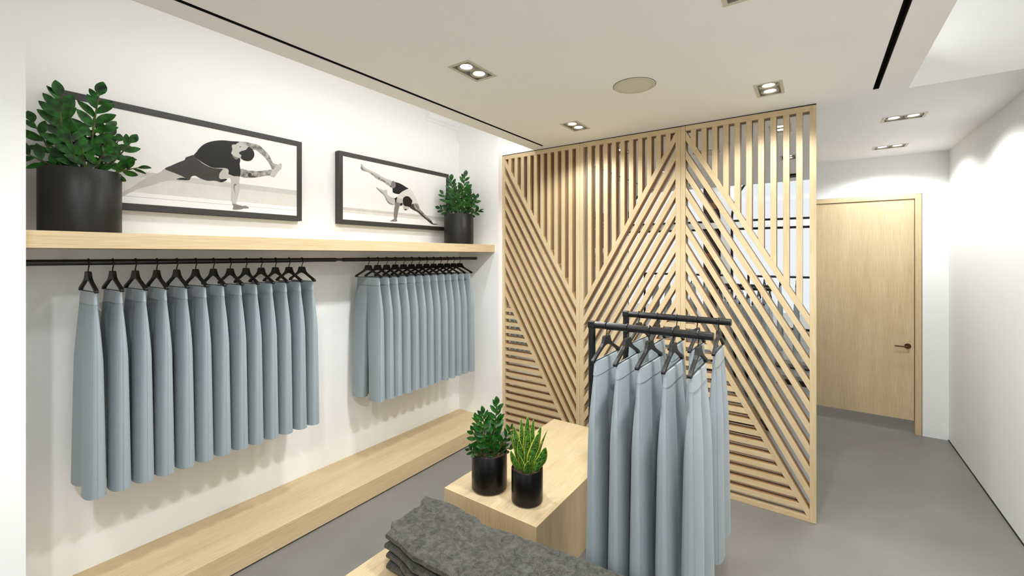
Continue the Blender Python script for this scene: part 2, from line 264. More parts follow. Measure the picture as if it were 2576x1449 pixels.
# crown moulding at the far end of the raised slot
mo = MB(); prof = [(0, .748), (.014, .748), (.018, .757), (.03, .765), (.036, .785), (.05, .79), (.05, .80), (0, .80)]
X0 = XW-.025
for a, b in zip(prof, prof[1:]+prof[:1]):
    mo.face([(X0+a[0], 1.664, 1+a[1]), (X0+b[0], 1.664, 1+b[1]), (X0+b[0], 1.918, 1+b[1]), (X0+a[0], 1.918, 1+a[1])])
mo.face([(X0+p[0], 1.664, 1+p[1]) for p in prof][::-1]); mo.face([(X0+p[0], 1.918, 1+p[1]) for p in prof])
struct(mo.build('trim_1', 'white'))
# dropped ceiling with real openings for lamps and slots
FIX = [(-.8587, 1.0055, 0), (-.8587, 1.6945, 0), (-.129, 1.6945, 0), (-.129, 1.0055, 0), (-.8587, .3165, 0), (.2935, 2.361, 1), (.3145, 2.961, 1)]
FW, FL = .0335, .0605        # half opening
SL = [(-1.160, -1.144, .1, 1.9025), (.158, .1745, .1, 1.907)]
holes = [((x-FL, x+FL, y-FW, y+FW) if o else (x-FW, x+FW, y-FL, y+FL)) for x, y, o in FIX]+SL
outer = [(-1.235, .2555, .047, YS), (XP_, XR, YS, 4.2)]
xs = sorted({v for h in holes+outer for v in h[:2]}); ys = sorted({v for h in holes+outer for v in h[2:]})
def solid(x, y):
    return any(a < x < b and c < y < d for a, b, c, d in outer) and not any(a < x < b and c < y < d for a, b, c, d in holes)
cb = MB(); Z0, Z1 = HC, HC+.05
for i in range(len(xs)-1):
    for j in range(len(ys)-1):
        a, b, c, d = xs[i], xs[i+1], ys[j], ys[j+1]; mx, my = (a+b)/2, (c+d)/2
        if not solid(mx, my): continue
        cb.face([(a,c,Z0),(a,d,Z0),(b,d,Z0),(b,c,Z0)]); cb.face([(a,c,Z1),(b,c,Z1),(b,d,Z1),(a,d,Z1)])
        e = 1e-4
        if not solid(a-e, my): cb.face([(a,d,Z0),(a,c,Z0),(a,c,Z1),(a,d,Z1)])
        if not solid(b+e, my): cb.face([(b,c,Z0),(b,d,Z0),(b,d,Z1),(b,c,Z1)])
        if not solid(mx, c-e): cb.face([(a,c,Z0),(b,c,Z0),(b,c,Z1),(a,c,Z1)])
        if not solid(mx, d+e): cb.face([(b,d,Z0),(a,d,Z0),(a,d,Z1),(b,d,Z1)])
struct(cb.build('ceiling', 'ceil'))
FIXU = [(x-FL, x+FL, -.3-FW, -.3+FW) for x in (-.5, .2)]
for k, (a, b, c, d) in enumerate(SL):
    m = MB(); t = .0012
    m.box(a+.0003, b-.0003, c+.0003, d-.0003, HC+.03, HC+.034)
    m.box(a+.0003, a+t, c+.0003, d-.0003, HC+.001, HC+.03); m.box(b-t, b-.0003, c+.0003, d-.0003, HC+.001, HC+.03)
    m.box(a+t, b-t, c+.0003, c+t, HC+.001, HC+.03); m.box(a+t, b-t, d-t, d-.0003, HC+.001, HC+.03)
    tag(m.build('ceiling_slot', 'gap'), ['long black linear slot in the ceiling above the picture wall', 'black linear slot in the ceiling near the right wall'][k], 'ceiling slot', 'black slots cut in the ceiling')
# door wall
DX0, DX1, DZ = -.0785, .4785, 1.3395
wd = MB(); g = .002
wd.box(XP_, DX0-g, YD, YD+.06, 0, HC); wd.box(DX1+g, XR, YD, YD+.06, 0, HC); wd.box(DX0-g, DX1+g, YD, YD+.06, DZ+g, HC)
struct(wd.build('wall_far', 'white'))
dr = thing('door_1', (0, 0, 0), 'pale oak door with a gap under it and a bronze lever handle', 'door'); struct(dr)
fm = MB(); FWD = .0275
fm.box(DX1-FWD, DX1, YD-.002, YD+.06, 0, DZ, 'z'); fm.box(DX0, DX0+FWD, YD-.002, YD+.06, 0, DZ, 'z'); fm.box(DX0+FWD, DX1-FWD, YD-.002, YD+.06, DZ-.0255, DZ, 'x')
fm.build('door_frame', 'oak', dr, bevel=.002)
ga = MB(); ga.box(DX1+.0002, DX1+g, YD-.0005, YD+.058, 0, DZ+g); ga.box(DX0-g, DX0-.0002, YD-.0005, YD+.058, 0, DZ+g); ga.box(DX0, DX1, YD-.0005, YD+.058, DZ+.0002, DZ+g)
ga.build('shadow_gap', 'gap', dr)
lf = MB().box(DX0+FWD+.002, DX1-FWD-.003, YD+.007, YD+.030, .0745, DZ-.0275, 'z').build('door_leaf', 'oak', dr)
hd = MB(); hx, hz = .4215, .4886; yb = YD+.007
for y0, y1, r in ((yb-.004, yb, .0145),):
    n = 32
    ring = [(hx+r*math.cos(2*PI*k/n), hz+r*math.sin(2*PI*k/n)) for k in range(n)]
    hd.prism(ring, y0, y1, (1, 0))
hd.tube([(hx, yb-.004, hz), (hx, yb-.026, hz), (hx-.004, yb-.030, hz), (hx-.0585, yb-.030, hz)], .0042, 12)
hd.build('door_handle', 'bronze', lf, bevel=.0005)

# ---------------------------------------------------------------- front of the shop (behind the viewer, seen in the mirror)
YW = -.57
struct(MB().box(-1.745, XR, -.75, .012, 0, .07).build('floor_platform', 'floor'))
struct(MB().box(-1.745, XR, .012, .0135, .0, .04).build('riser_shadow_strip', 'gap'))  # black band paints the shade on the platform's front riser
WA, WB = (-1.682, -.745), (-.66, .52)
wf = MB()
for a, b in ((-1.745, WA[0]), (WA[1], WB[0]), (WB[1], XR)): wf.box(a, b, YW-.06, YW, .07, UP)
for a, b in (WA, WB): wf.box(a, b, YW-.06, YW, .07, .335); wf.box(a, b, YW-.06, YW, 1.255, 1.312)
for a, b in (WA, WB):       # spandrels round each arch
    cx, r, z0 = (a+b)/2, (b-a)/2, 1.32
    for sgn in (-1, 1):
        arc = [(cx+sgn*r*math.cos(t*PI/2/12), z0+r*math.sin(t*PI/2/12)) for t in range(13)]
        for p, q in zip(arc, arc[1:]):
            if p[1] < UP-.001: wf.prism([p, (cx+sgn*r*1.001, min(p[1], UP)), (cx+sgn*r*1.001, min(q[1], UP)), (q[0], min(q[1], UP))], YW-.06, YW, (1, 0))
struct(wf.build('wall_front', 'white'))
for k, (a, b) in enumerate((WA, WB)):
    w = thing('window_%d' % (k+1), (0, 0, 0), 'black framed shop window with an arched light above', 'window'); struct(w)
    fr = MB(); t = .02
    fr.box(a, a+t, YW-.03, YW-.005, .335, 1.255); fr.box(b-t, b, YW-.03, YW-.005, .335, 1.255); fr.box(a, b, YW-.03, YW-.005, 1.235, 1.255); fr.box(a, b, YW-.03, YW-.005, .335, .355)
    fr.box(a, b, YW-.03, YW-.005, 1.312, 1.332)
    cx, r = (a+b)/2, (b-a)/2-.006
    fr.tube([(cx+r*math.cos(q*PI/24), YW-.015, 1.32+min(r*math.sin(q*PI/24), .53)) for q in range(25)], .012, 6)
    fr.build('window_frame', 'black', w)
    MB().box(a+.002, b-.002, YW-.02, YW-.018, .34, UP-.002).build('window_pane', 'glass', w)
cv = thing('timber_clad_post', (-.93, -1.2, 0), 'dark brown timber post outside the shop window seen in the mirror', 'post')
MB().box(-.085, .085, -.05, .05, 0, 1.9, 'z').build('post_body', 'brown', cv)
for z in (.55, .95, 1.5): MB().box(-.088, .088, .05, .06, z, z+.07).build('timber_block', 'copper', cv)
struct(MB().box(-5, 4, -5, -.75, -.08, -.02).build('ground_outside', 'paving'))

# ---------------------------------------------------------------- ceiling lamps
def fixture(label, loc, o, power, first=None):
    if first:
        r = dup(first, loc, PI/2 if o else 0, label)
        for c in r.children:
            if c.type == 'LIGHT': c.data = c.data.copy(); c.data.energy = LAMP*power
        return r
    t = thing('recessed_downlight', loc, label, 'ceiling lamp', 'twin recessed downlights in the ceiling')
    m = MB(); w, l = .0415, .0688; iw, il = FW-.0015, FL-.0015
    for a, b, c, d in ((-w, -iw, -l, l), (iw, w, -l, l), (-iw, iw, -l, -il), (-iw, iw, il, l)): m.box(a, b, c, d, -.0012, -.0001)
    for sy in (-1, 1): m.box(-.0012, .0012, sy*(l+il)/2-.0012, sy*(l+il)/2+.0012, -.0018, -.0011)
    m.build('lamp_trim', 'trim', t)
    h = MB(); q = .0008
    for a, b, c, d in ((-iw, -iw+q, -il, il), (iw-q, iw, -il, il), (-iw+q, iw-q, -il, -il+q), (-iw+q, iw-q, il-q, il)): h.box(a, b, c, d, -.0005, .045)
    h.box(-iw, iw, -il, il, .045, .046)
    h.build('lamp_housing', 'grey', t)
    for sy in (-1, 1):
        y = sy*.0298
        r = MB(); r.lathe([(.0272, .001), (.0272, .012), (.0258, .012), (.0258, .0015), (.0272, .001)], 40, 0, y)
        r.lathe([(.0238, .0012), (.0238, .011), (.0224, .011), (.0224, .0018), (.0238, .0012)], 40, 0, y)
        r.lathe([(.0205, .0018), (.0205, .010), (.0182, .008), (.0178, .003), (.0205, .0018)], 40, 0, y)
        r.lathe([(.0262, .0095), (.018, .0095)], 40, 0, y)
        rb = r.build('gimbal_ring', 'trim', t, smooth=True)
        MB().lathe([(0, .0035), (.0181, .0035), (.0181, .0045), (0, .0045)], 40, 0, y).build('lens', 'lens', rb)
        ld = bpy.data.lights.new('downlight_beam', 'SPOT'); ld.energy = LAMP*power; ld.spot_size = math.radians(150); ld.spot_blend = .45; ld.shadow_soft_size = .06; ld.color = (.965, .985, 1)
        lo = bpy.data.objects.new('downlight_beam', ld); C.objects.link(lo); lo.location = (0, y*S, -.012*S); lo.parent = t
    return t

names = ['twin downlight in the ceiling above the wall rails, nearest the long slot', 'small twin downlight close to the left end of the slatted screen', 'twin downlight over the right end of the slatted screen',
 'twin downlight cut by the top edge of the view', 'twin downlight above the viewer seen only in the mirror', 'twin downlight in the passage between screen and door, the nearer one', 'twin downlight nearest the oak door']
f0 = None
for (x, y, o), nm, pw in zip(FIX, names, (.98, .48, .42, 1.25, .2, .58, .55)):
    t = fixture(nm, (x, y, HC), o, pw, f0); f0 = f0 or t
for x, nm in ((-.5, 'left'), (.2, 'right')):  # unseen lamps added above the platform to lift the ambient light
    fixture('added fill downlight high over the shop window platform, the %s one, out of view' % nm, (x, -.3, UP), 1, {'left': .55, 'right': 1.9}[nm], f0)
tag(MB().box(-.165, -.093, .29, .40, HC-.01, HC).build('ceiling_vent', 'gap'), 'black rectangular ceiling vent behind the viewer, seen in the mirror', 'vent')
sp = thing('ceiling_speaker', (-.4926, 1.400, HC), 'round flush ceiling speaker with fine mesh grille', 'speaker')
MB().lathe([(.0575, -.0005), (.058, -.003), (.066, -.003), (.0675, -.0002)], 64).build('speaker_rim', 'trim', sp, smooth=True)
m, nt, b = newmat('perforated_grille'); L = nt.links.new
tc = N(nt, 'ShaderNodeTexCoord'); vo = N(nt, 'ShaderNodeTexVoronoi'); vo.inputs['Scale'].default_value = 420; vo.inputs['Randomness'].default_value = 0
r = N(nt, 'ShaderNodeValToRGB'); r.color_ramp.elements[0].position = .25; r.color_ramp.elements[1].position = .45; r.color_ramp.elements[0].color = lin((150, 143, 130)); r.color_ramp.elements[1].color = lin((228, 221, 206))
L(tc.outputs['Object'], vo.inputs['Vector']); L(vo.outputs['Distance'], r.inputs['Fac']); L(r.outputs['Color'], b.inputs['Base Color']); b.inputs['Roughness'].default_value = .6
M['grille'] = m
MB().lathe([(0, -.0022), (.0575, -.0022), (.0575, -.0004)], 64).build('speaker_grille', 'grille', sp)
MB().lathe([(.0675, -.0009), (.0685, -.0009), (.0685, -.0001), (.0675, -.0001)], 64).build('shadow_ring', 'gap', sp)

# ---------------------------------------------------------------- oak shelf, bench, plinths
tag(MB().box(XW, -1.475, .157, 1.918, 1.0166, 1.0575, 'y').build('wall_shelf', 'oak', bevel=.001), 'thick pale oak shelf along the left wall above the rails', 'shelf')
bn = thing('low_bench', (0, 0, 0), 'long low pale oak bench along the foot of the left wall', 'bench')
MB().box(XW+.0003, -1.481, .157, 1.918, .0065, .079, 'y').build('bench_body', 'oak', bn, bevel=.001)
MB().box(XW, -1.50, .157, 1.918, 0, .0065).build('bench_shadow_base', 'gap', bn)  # black block paints the shadow gap under the bench
t1 = MB().box(-.995, -.6391, 1.0215, 1.7477, .0, .237, 'z', top='y').build('display_plinth', 'oak', bevel=.0015)
tag(t1, 'tall pale oak display plinth carrying the two potted plants', 'plinth', 'pale oak display plinths')
t2 = MB().box(-.959, -.225, .45, .93, .0, .20, 'z', top='y').build('display_plinth', 'oak', bevel=.0015)
tag(t2, 'lower pale oak plinth under the stack of folded charcoal trousers', 'plinth', 'pale oak display plinths')

# ---------------------------------------------------------------- slatted screen and mirror
def clip(poly, a, b, c):
    """keep a*x+b*z <= c"""
    out = []
    for i in range(len(poly)):
        p, q = poly[i], poly[(i+1) % len(poly)]; dp, dq = a*p[0]+b*p[1]-c, a*q[0]+b*q[1]-c
        if dp <= 0: out.append(p)
        if (dp < 0 < dq) or (dq < 0 < dp):
            t = dp/(dp-dq); out.append((p[0]+t*(q[0]-p[0]), p[1]+t*(q[1]-p[1])))
    return out
PW = .48389; FR = .021; ZT = 1.5585; IW = PW-2*FR; DEP = .021
SLP = math.tan(math.radians(60)); A_, B_ = .0409, .0397
def panel(x0, flip, label):
    t = thing('slatted_screen_panel', (x0, YS, 0), label, 'screen', 'three panels of the slatted oak screen')
    fx = (lambda p: [(PW-q[0], q[1]) for q in p]) if flip else (lambda p: p)
    gd = (-1 if flip else 1)
    e = .0004
    f = MB()
    f.box(e, FR, 0, DEP, .0008, ZT, 'z'); f.box(PW-FR, PW-e, 0, DEP, .0008, ZT, 'z'); f.box(FR, PW-FR, 0, DEP, ZT-FR, ZT, 'x'); f.box(FR, PW-FR, 0, DEP, .0008, FR, 'x')
    f.build('frame', 'oak', t, bevel=.0012)
    zt = ZT-FR; x_, X_ = FR, PW-FR
    MB().box(e, PW-e, .002, DEP-.001, ZT+.0001, HC-.0001).build('dark_gap_filler', 'gap', t)  # black filler that makes the gap above the screen read dark
    inner = [(x_, FR), (X_, FR), (X_, zt), (x_, zt)]
    # top edge of the diagonal zone falls from the inner top-left corner at 60 degrees
    c0 = zt+SLP*x_                       # z + SLP*x = c0
    span = 10*A_+9*B_
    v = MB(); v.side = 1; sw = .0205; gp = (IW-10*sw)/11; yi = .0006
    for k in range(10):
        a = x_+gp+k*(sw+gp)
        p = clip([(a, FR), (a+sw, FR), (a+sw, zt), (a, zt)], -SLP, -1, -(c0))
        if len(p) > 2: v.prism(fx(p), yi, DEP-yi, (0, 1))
    v.build('vertical_slats', ['oak', 'oak_edge_shade'], t, bevel=.0012)
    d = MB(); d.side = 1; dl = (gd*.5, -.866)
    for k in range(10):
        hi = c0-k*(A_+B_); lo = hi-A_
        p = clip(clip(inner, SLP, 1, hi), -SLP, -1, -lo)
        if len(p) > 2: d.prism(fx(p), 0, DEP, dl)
    d.build('diagonal_slats', ['oak', 'oak_edge_shade'], t, bevel=.0012)
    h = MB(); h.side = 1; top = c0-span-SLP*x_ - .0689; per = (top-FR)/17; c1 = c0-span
    for k in range(17):
        zz = top-k*per
        p = clip([(x_, zz-.0207), (X_, zz-.0207), (X_, zz), (x_, zz)], SLP, 1, c1)
        if len(p) > 2: h.prism(fx(p), yi, DEP-yi, (1, 0))
    h.build('horizontal_slats', ['oak', 'oak_edge_shade'], t, bevel=.0012)
for k, (fl, nm) in enumerate(((0, 'oak slatted screen panel against the left return wall'), (1, 'middle oak slatted screen panel with slats rising to the right'), (0, 'oak slatted screen panel at the free end beside the passage'))):
    panel(-1.4496+k*PW, fl, nm)
mr = thing('wall_mirror', (0, 0, 0), 'tall mirror mounted behind the slatted oak screen reflecting the shop', 'mirror')
MB().box(-1.4496, -.018, YS+DEP+.001, YS+DEP+.004, .02, ZT-.02).build('mirror_glass', 'mirror', mr)
MB().box(-1.4496, .0, YS+DEP+.0045, YS+DEP+.012, .0008, ZT).build('backing_board', 'backing', mr)
# ---------------------------------------------------------------- pictures
def picture(y0, z0, art, bands, label, plabel):
    w, h, d, b = .6945, .322, .0295, .0195
    t = thing('framed_picture', (XW, y0+w/2, z0+h/2), label, 'picture', 'two framed prints above the oak shelf')
    f = MB()
    f.box(0, d, -w/2, -w/2+b, -h/2, h/2, 'z'); f.box(0, d, w/2-b, w/2, -h/2, h/2, 'z'); f.box(0, d, -w/2+b, w/2-b, h/2-b, h/2, 'y'); f.box(0, d, -w/2+b, w/2-b, -h/2, -h/2+b, 'y')
    f.build('picture_frame', 'frame', t, bevel=.0012)
    keys = ['pr_bg', 'pr_sea', 'pr_water', 'pr_mat', 'pr_line', 'pr_black', 'pr_dark', 'pr_mid', 'pr_light', 'pr_pale', 'pr_tattoo']
    p = MB(); p.box(.001, .0262, -w/2+b, w/2-b, -h/2+b, h/2-b); x = .0264
    W = w/2-b-.0005
    for mk, za, zb in bands:
        p.cur = keys.index(mk); p.face([(x, -W, za-.3), (x, W, za-.3), (x, W, zb-.3), (x, -W, zb-.3)]); x += .00002
    for mk, pts in art:
        x += .00006; q = smoothpoly(pts)
        q = [(max(-W, min(W, a)), c) for a, c in q]
        p.cur = keys.index('pr_'+mk); p.face([(x, a, c) for a, c in q])
    o = p.build('printed_photograph', keys, t); o['label'] = plabel
    me = o.data; bm = bmesh.new(); bm.from_mesh(me); bmesh.ops.triangulate(bm, faces=[f for f in bm.faces if len(f.verts) > 4]); bm.to_mesh(me); bm.free()
picture(.2432, 1.139, ART1, [('pr_sea', .242, .261), ('pr_water', .194, .242), ('pr_mat', .159, .194), ('pr_line', .1795, .1807)],
 'black framed print of a man in shorts bending sideways, partly behind the large pot', 'black and white print of a man in a side stretch on the beach')
picture(1.1047, 1.139, ART2, [('pr_water', .159, .2045), ('pr_mat', .159, .190), ('pr_line', .2035, .205), ('pr_sea', .2048, .214)],
 'black framed print of a man balancing on his hands with legs raised', 'black and white print of a man in an arm balance')

# ---------------------------------------------------------------- rails and racks
def rail(y0, y1, label, br):
    m = MB(); XH, ZR, R = -1.61, .9803, .0082
    t = thing('wall_rail', (XH, y0, ZR), label, 'clothes rail', 'black wall rails under the shelf')
    MB().tube([(0, 0, 0), (0, y1-y0, 0)], R, 24).build('rail_bar', 'black', t, smooth=True, bevel=.002)
    for b in br:
        MB().tube([(0, b-y0, 0), (-.01, b-y0, 0), (XW-XH, b-y0, 0)], .0062, 16).build('wall_bracket', 'black', t, smooth=True)
rail(.158, 1.0228, 'long black round wall rail on the left under the shelf', (.26, .93))
rail(1.0537, 1.9161, 'black round wall rail on the right under the shelf, beside the screen', (1.06, 1.83))
RX0, RX1, RZ = -.475, -.1895, .8172
def rack(loc, label, L=.2855, group='black single arm clothes racks'):
    t = thing('clothes_rack', loc, label, 'clothes rack', group)
    r = .0093; z = RZ-loc[2]
    m = MB(); m.tube([(-r, 0, .012), (-r, 0, z), ], r, 24, True).build('post', 'black', t, smooth=True)
    m = MB(); m.tube([(0, 0, z), (L, 0, z)], r, 24).build('arm', 'black', t, smooth=True, bevel=.0015)
    m = MB(); m.box(-2*r, 0, -r, r, z-r, z+r); m.build('corner_joint', 'black', t, bevel=.006, seg=4)
    MB().box(-.055, L-.02, -.065, .065, .0, .012).build('base_plate', 'black', t, bevel=.002)
    return t
rk1 = rack((RX0+.003, 1.045, 0), 'black clothes rack with one arm, standing in front next to the plinth')
rk2 = rack((RX0+.003, 1.294, 0), 'black clothes rack with one arm, the rear one beside the slatted screen')
rack((-.47, -.3, .07), 'black clothes rack in the right shop window, seen in the mirror', .93, 'window clothes racks seen in the mirror')
rack((-1.38, -.3, .07), 'black clothes rack in the left shop window, seen in the mirror', .70, 'window clothes racks seen in the mirror')

# ---------------------------------------------------------------- hanger (rod axis at the origin, width along x)
HW = .0905
def make_hanger():
    t = thing('clothes_hanger', (0, 0, 0), 'x', 'hanger')
    out = [(0, .0235), (.16, .0235), (.2, .0255), (.23, .032), (.29, .0405), (.4, .0475), (.6, .0555), (.78, .0622), (.92, .0675), (.99, .0715), (1.0, .0755), (.97, .0785), (.9, .0785), (.86, .0765), (.78, .0712), (.62, .0645), (.45, .058), (.3, .052), (.15, .0475), (0, .0462)]
    pts = [(x*HW, -z) for x, z in out]+[(-x*HW, -z) for x, z in out[::-1][1:-1]]
    b = MB(); b.prism(pts, -.0042, .0042, (1, 0)); o = b.build('shoulder_arms', 'hanger', t, bevel=.0055, seg=3)
    bm = bmesh.new(); bm.from_mesh(o.data); bmesh.ops.triangulate(bm, faces=[f for f in bm.faces if len(f.verts) > 4]); bm.to_mesh(o.data); bm.free()
    h = MB(); R = .0112
    arc = [(R*math.cos(a), 0, R*math.sin(a)) for a in [math.radians(q) for q in range(200, -61, -13)]]
    h.tube(arc+[(.0030, 0, -.0145), (0, 0, -.018), (0, 0, -.026)], .0015, 8).build('hook', 'black', t, smooth=True)
    MB().tube([(-HW*.93, 0, -.0765), (HW*.93, 0, -.0765)], .0012, 8).build('trouser_bar', 'hanger', t, smooth=True)
    return t
def make_trousers():
    t = thing('wide_leg_trousers', (0, 0, 0), 'x', 'trousers')
    LEN, NL, NP = .530, 26, 28; T0 = .27
    def I(t_, tab):
        for (a, x), (b, y) in zip(tab, tab[1:]):
            if t_ <= b:
                k = (t_-a)/(b-a); return x+(y-x)*k
        return tab[-1][1]
    wo = lambda q: I(q, [(0, .0725), (.06, .0765), (.14, .0845), (.22, .0915), (.28, .0955), (.34, .0972), (.5, .098), (1, .1005)])
    wi = lambda q: I(q, [(0, 0), (T0, 0.0002), (.5, .006), (1, .0175)])
    dp = lambda q: I(q, [(0, .0045), (.06, .0068), (.2, .0125), (.35, .0172), (.6, .0195), (1, .0225)])
    pin = lambda q: I(q, [(0, 0), (.08, .12), (T0, 1), (1, 1)])
    def loop(q, sgn, grow=0):
        a0, a1, d, pi_ = wi(q), wo(q)+grow, dp(q)+grow, pin(q); xc, a = (a0+a1)/2, (a1-a0)/2; pts = []
        for k in range(NP):
            ph = 2*PI*k/NP; c_, s_ = math.cos(ph), math.sin(ph)
            x = xc+a*(abs(c_)**.85)*(1 if c_ > 0 else -1); y = d*(abs(s_)**.8)*(1 if s_ > 0 else -1)
            if pi_ < 1 and c_ < 0 and abs(s_) > .02:
                y = math.copysign(max(abs(y), d*(1-pi_)), y)
            pts.append((sgn*x, y, -q*LEN))
        return pts
    def skin(m, q0, q1, n, grow=0, caps=(1, 1)):
        for sgn in (1, -1):
            R = [loop(q0+(q1-q0)*i/n, sgn, grow) for i in range(n+1)]
            for i in range(n):
                for k in range(NP):
                    k2 = (k+1) % NP; f = [R[i][k], R[i+1][k], R[i+1][k2], R[i][k2]]
                    m.face(f if sgn > 0 else f[::-1])
            if caps[0]: m.face(R[0] if sgn > 0 else R[0][::-1])
            if caps[1]: m.face(R[-1][::-1] if sgn > 0 else R[-1])
    m = MB(); skin(m, 0, 1, NL)
    for sgn in (1, -1):     # outer side seams
        m.tube([(sgn*(wo(q/20)+.0001), 0, -q/20*LEN) for q in range(1, 21)], .0007, 6)
        m.tube([(sgn*(wo(q/20)-.004), -dp(q/20)*.62, -q/20*LEN) for q in range(1, 21)], .0004, 5)
    m.build('trouser_legs', 'blue', t, smooth=True)
    w = MB(); skin(w, .0, .062, 3, .0013)
    w.build('waistband', 'band', t, smooth=True)
    return t
hg0, tr0 = make_hanger(), make_trousers(); first = [True]
def hang(x, y, zr, rz, hl, tl, hgrp, tgrp):
    j = random.uniform(-.03, .03)
    if first[0]:
        a, b = hg0, tr0; first[0] = False
        a.location = (x*S, y*S, zr*S); a.rotation_euler = (0, 0, rz+j); b.location = (x*S, y*S, (zr-.0770)*S); b.rotation_euler = (0, 0, rz+j)
        a['label'], b['label'], a['group'], b['group'] = hl, tl, hgrp, tgrp
    else:
        a = dup(hg0, (x, y, zr), rz+j, hl, hgrp); b = dup(tr0, (x, y, zr-.0770), rz+j, tl, tgrp)
for i in range(13):
    pos = {0: 'first, at the left end', 12: 'last, at the right end'}.get(i, ORD[i]+' from the left')
    hang(-1.61, .287+.0494*i, .9803-.0015, 0, 'black hanger on the left wall rail, '+pos, 'blue grey wide trousers on the left wall rail, '+pos, 'hangers on the left wall rail', 'trousers on the left wall rail')
for i in range(13):
    pos = {0: 'first, at the left end', 12: 'last, beside the screen'}.get(i, ORD[i]+' from the left')
    hang(-1.61, 1.1795+.0496*i, .9803-.0015, 0, 'black hanger on the right wall rail, '+pos, 'blue grey wide trousers on the right wall rail, '+pos, 'hangers on the right wall rail', 'trousers on the right wall rail')
for yy, nm in ((1.045, 'front'), (1.294, 'rear')):
    for i in range(5):
        pos = {0: 'next to its post', 2: 'the middle of five', 4: 'at its free end'}.get(i, ORD[i]+' from its post')
        hang(-.441+.0556*i, yy, RZ-.0004, PI/2, 'black hanger on the %s floor rack, %s' % (nm, pos), 'pale blue grey trousers on the %s floor rack, %s' % (nm, pos), 'hangers on the %s floor rack' % nm, 'trousers on the %s floor rack' % nm)
for x0, n, nm in ((-.36, 7, 'right'), (-1.28, 6, 'left')):
    for i in range(n):
        hang(x0+.115*i, -.3, RZ-.0004, PI/2, 'black hanger on the %s window rack in the mirror, %s from its post' % (nm, ORD[i]), 'blue grey trousers on the %s window rack in the mirror, %s from its post' % (nm, ORD[i]), 'hangers in the %s shop window' % nm, 'trousers in the %s shop window' % nm)

# ---------------------------------------------------------------- folded trousers
OUT = [(-.9398, .8829), (-.8943, .8897), (-.8549, .8978), (-.8315, .8975), (-.7746, .8916), (-.7386, .8907), (-.7204, .8802), (-.6956, .8792), (-.6401, .8907), (-.5931, .8934), (-.5188, .9028), (-.4283, .9103), (-.3222, .9192), (-.272, .921),
 (-.258, .90), (-.252, .82), (-.258, .72), (-.275, .682), (-.36, .680), (-.5, .688), (-.6428, .6925), (-.6789, .6901), (-.7685, .6858), (-.8037, .691), (-.8337, .6995), (-.8901, .7023), (-.8973, .7300), (-.9059, .7325), (-.922, .7481), (-.9114, .762), (-.9167, .791), (-.9175, .8202), (-.9131, .8398), (-.9261, .8548)]
def folded(k, z, label):
    rnd = random.Random(40+k); cx, cy = -.6, .80
    t = thing('folded_trousers', (cx, cy, z), label, 'trousers', 'stack of folded charcoal trousers', rz=rnd.uniform(-.012, .012)*(k < 3))
    th = .0228; P = [(x-cx, y-cy) for x, y in OUT]
    if k < 3: P = [(x+rnd.uniform(-.004, .004), y+rnd.uniform(-.003, .003)) for x, y in P]
    Q = []
    for i in range(len(P)):
        a, b = P[i], P[(i+1) % len(P)]; n = max(1, int(math.hypot(b[0]-a[0], b[1]-a[1])/.02))
        for j in range(n): Q.append((a[0]+(b[0]-a[0])*j/n, a[1]+(b[1]-a[1])*j/n))
    n = len(Q)
    def slab(z0, z1, inset, sag=.0):
        m = MB(); rings = []
        prof = [(inset+.030, z0+.0003), (inset+.008, z0), (inset+.001, z0+(z1-z0)*.25), (inset, z0+(z1-z0)*.55), (inset+.0025, z0+(z1-z0)*.88), (inset+.008, z1), (inset+.03, z1+.0008), (inset+.06, z1+.0006)]
        nr = []
        for i in range(n):
            a, b = Vector(Q[i-1]), Vector(Q[(i+1) % n]); d = (b-a).normalized(); nr.append(Vector((d.y, -d.x)))
        sg = sum(Q[i][0]*Q[(i+1) % n][1]-Q[(i+1) % n][0]*Q[i][1] for i in range(n))
        s_ = 1 if sg < 0 else -1
        sm = [sum((nr[(i+j) % n] for j in range(-3, 4)), Vector((0, 0))).normalized()*s_ for i in range(n)]
        for ins, zz in prof:
            ring = []
            for i in range(n):
                w = math.sin(Q[i][0]*95+k)*.0012+math.sin(Q[i][1]*140+2*k)*.001
                p = Vector(Q[i])-(-sm[i])*ins if False else Vector(Q[i])+sm[i]*ins
                ring.append((p.x, p.y, zz+(w if zz > z0+.002 else 0)))
            rings.append(ring)
        for a, b in zip(rings, rings[1:]):
            for i in range(n):
                j = (i+1) % n; f = [a[i], a[j], b[j], b[i]]; m.face(f if sg > 0 else f[::-1])
        top = rings[-1]; m.face(top if sg > 0 else top[::-1]); bt = rings[0]; m.face(bt[::-1] if sg > 0 else bt)
        return m
    slab(.0004, th*.32, .012).build('lower_leg', 'char', t, smooth=True)
    slab(th*.30, th-.0002, .0).build('upper_leg', 'char', t, smooth=True)
for k, nm in enumerate(('bottom', 'third from top', 'second from top', 'topmost')):
    folded(k, .2005+.0242*k, 'folded mottled charcoal trousers on the low plinth, '+nm+' of the stack')

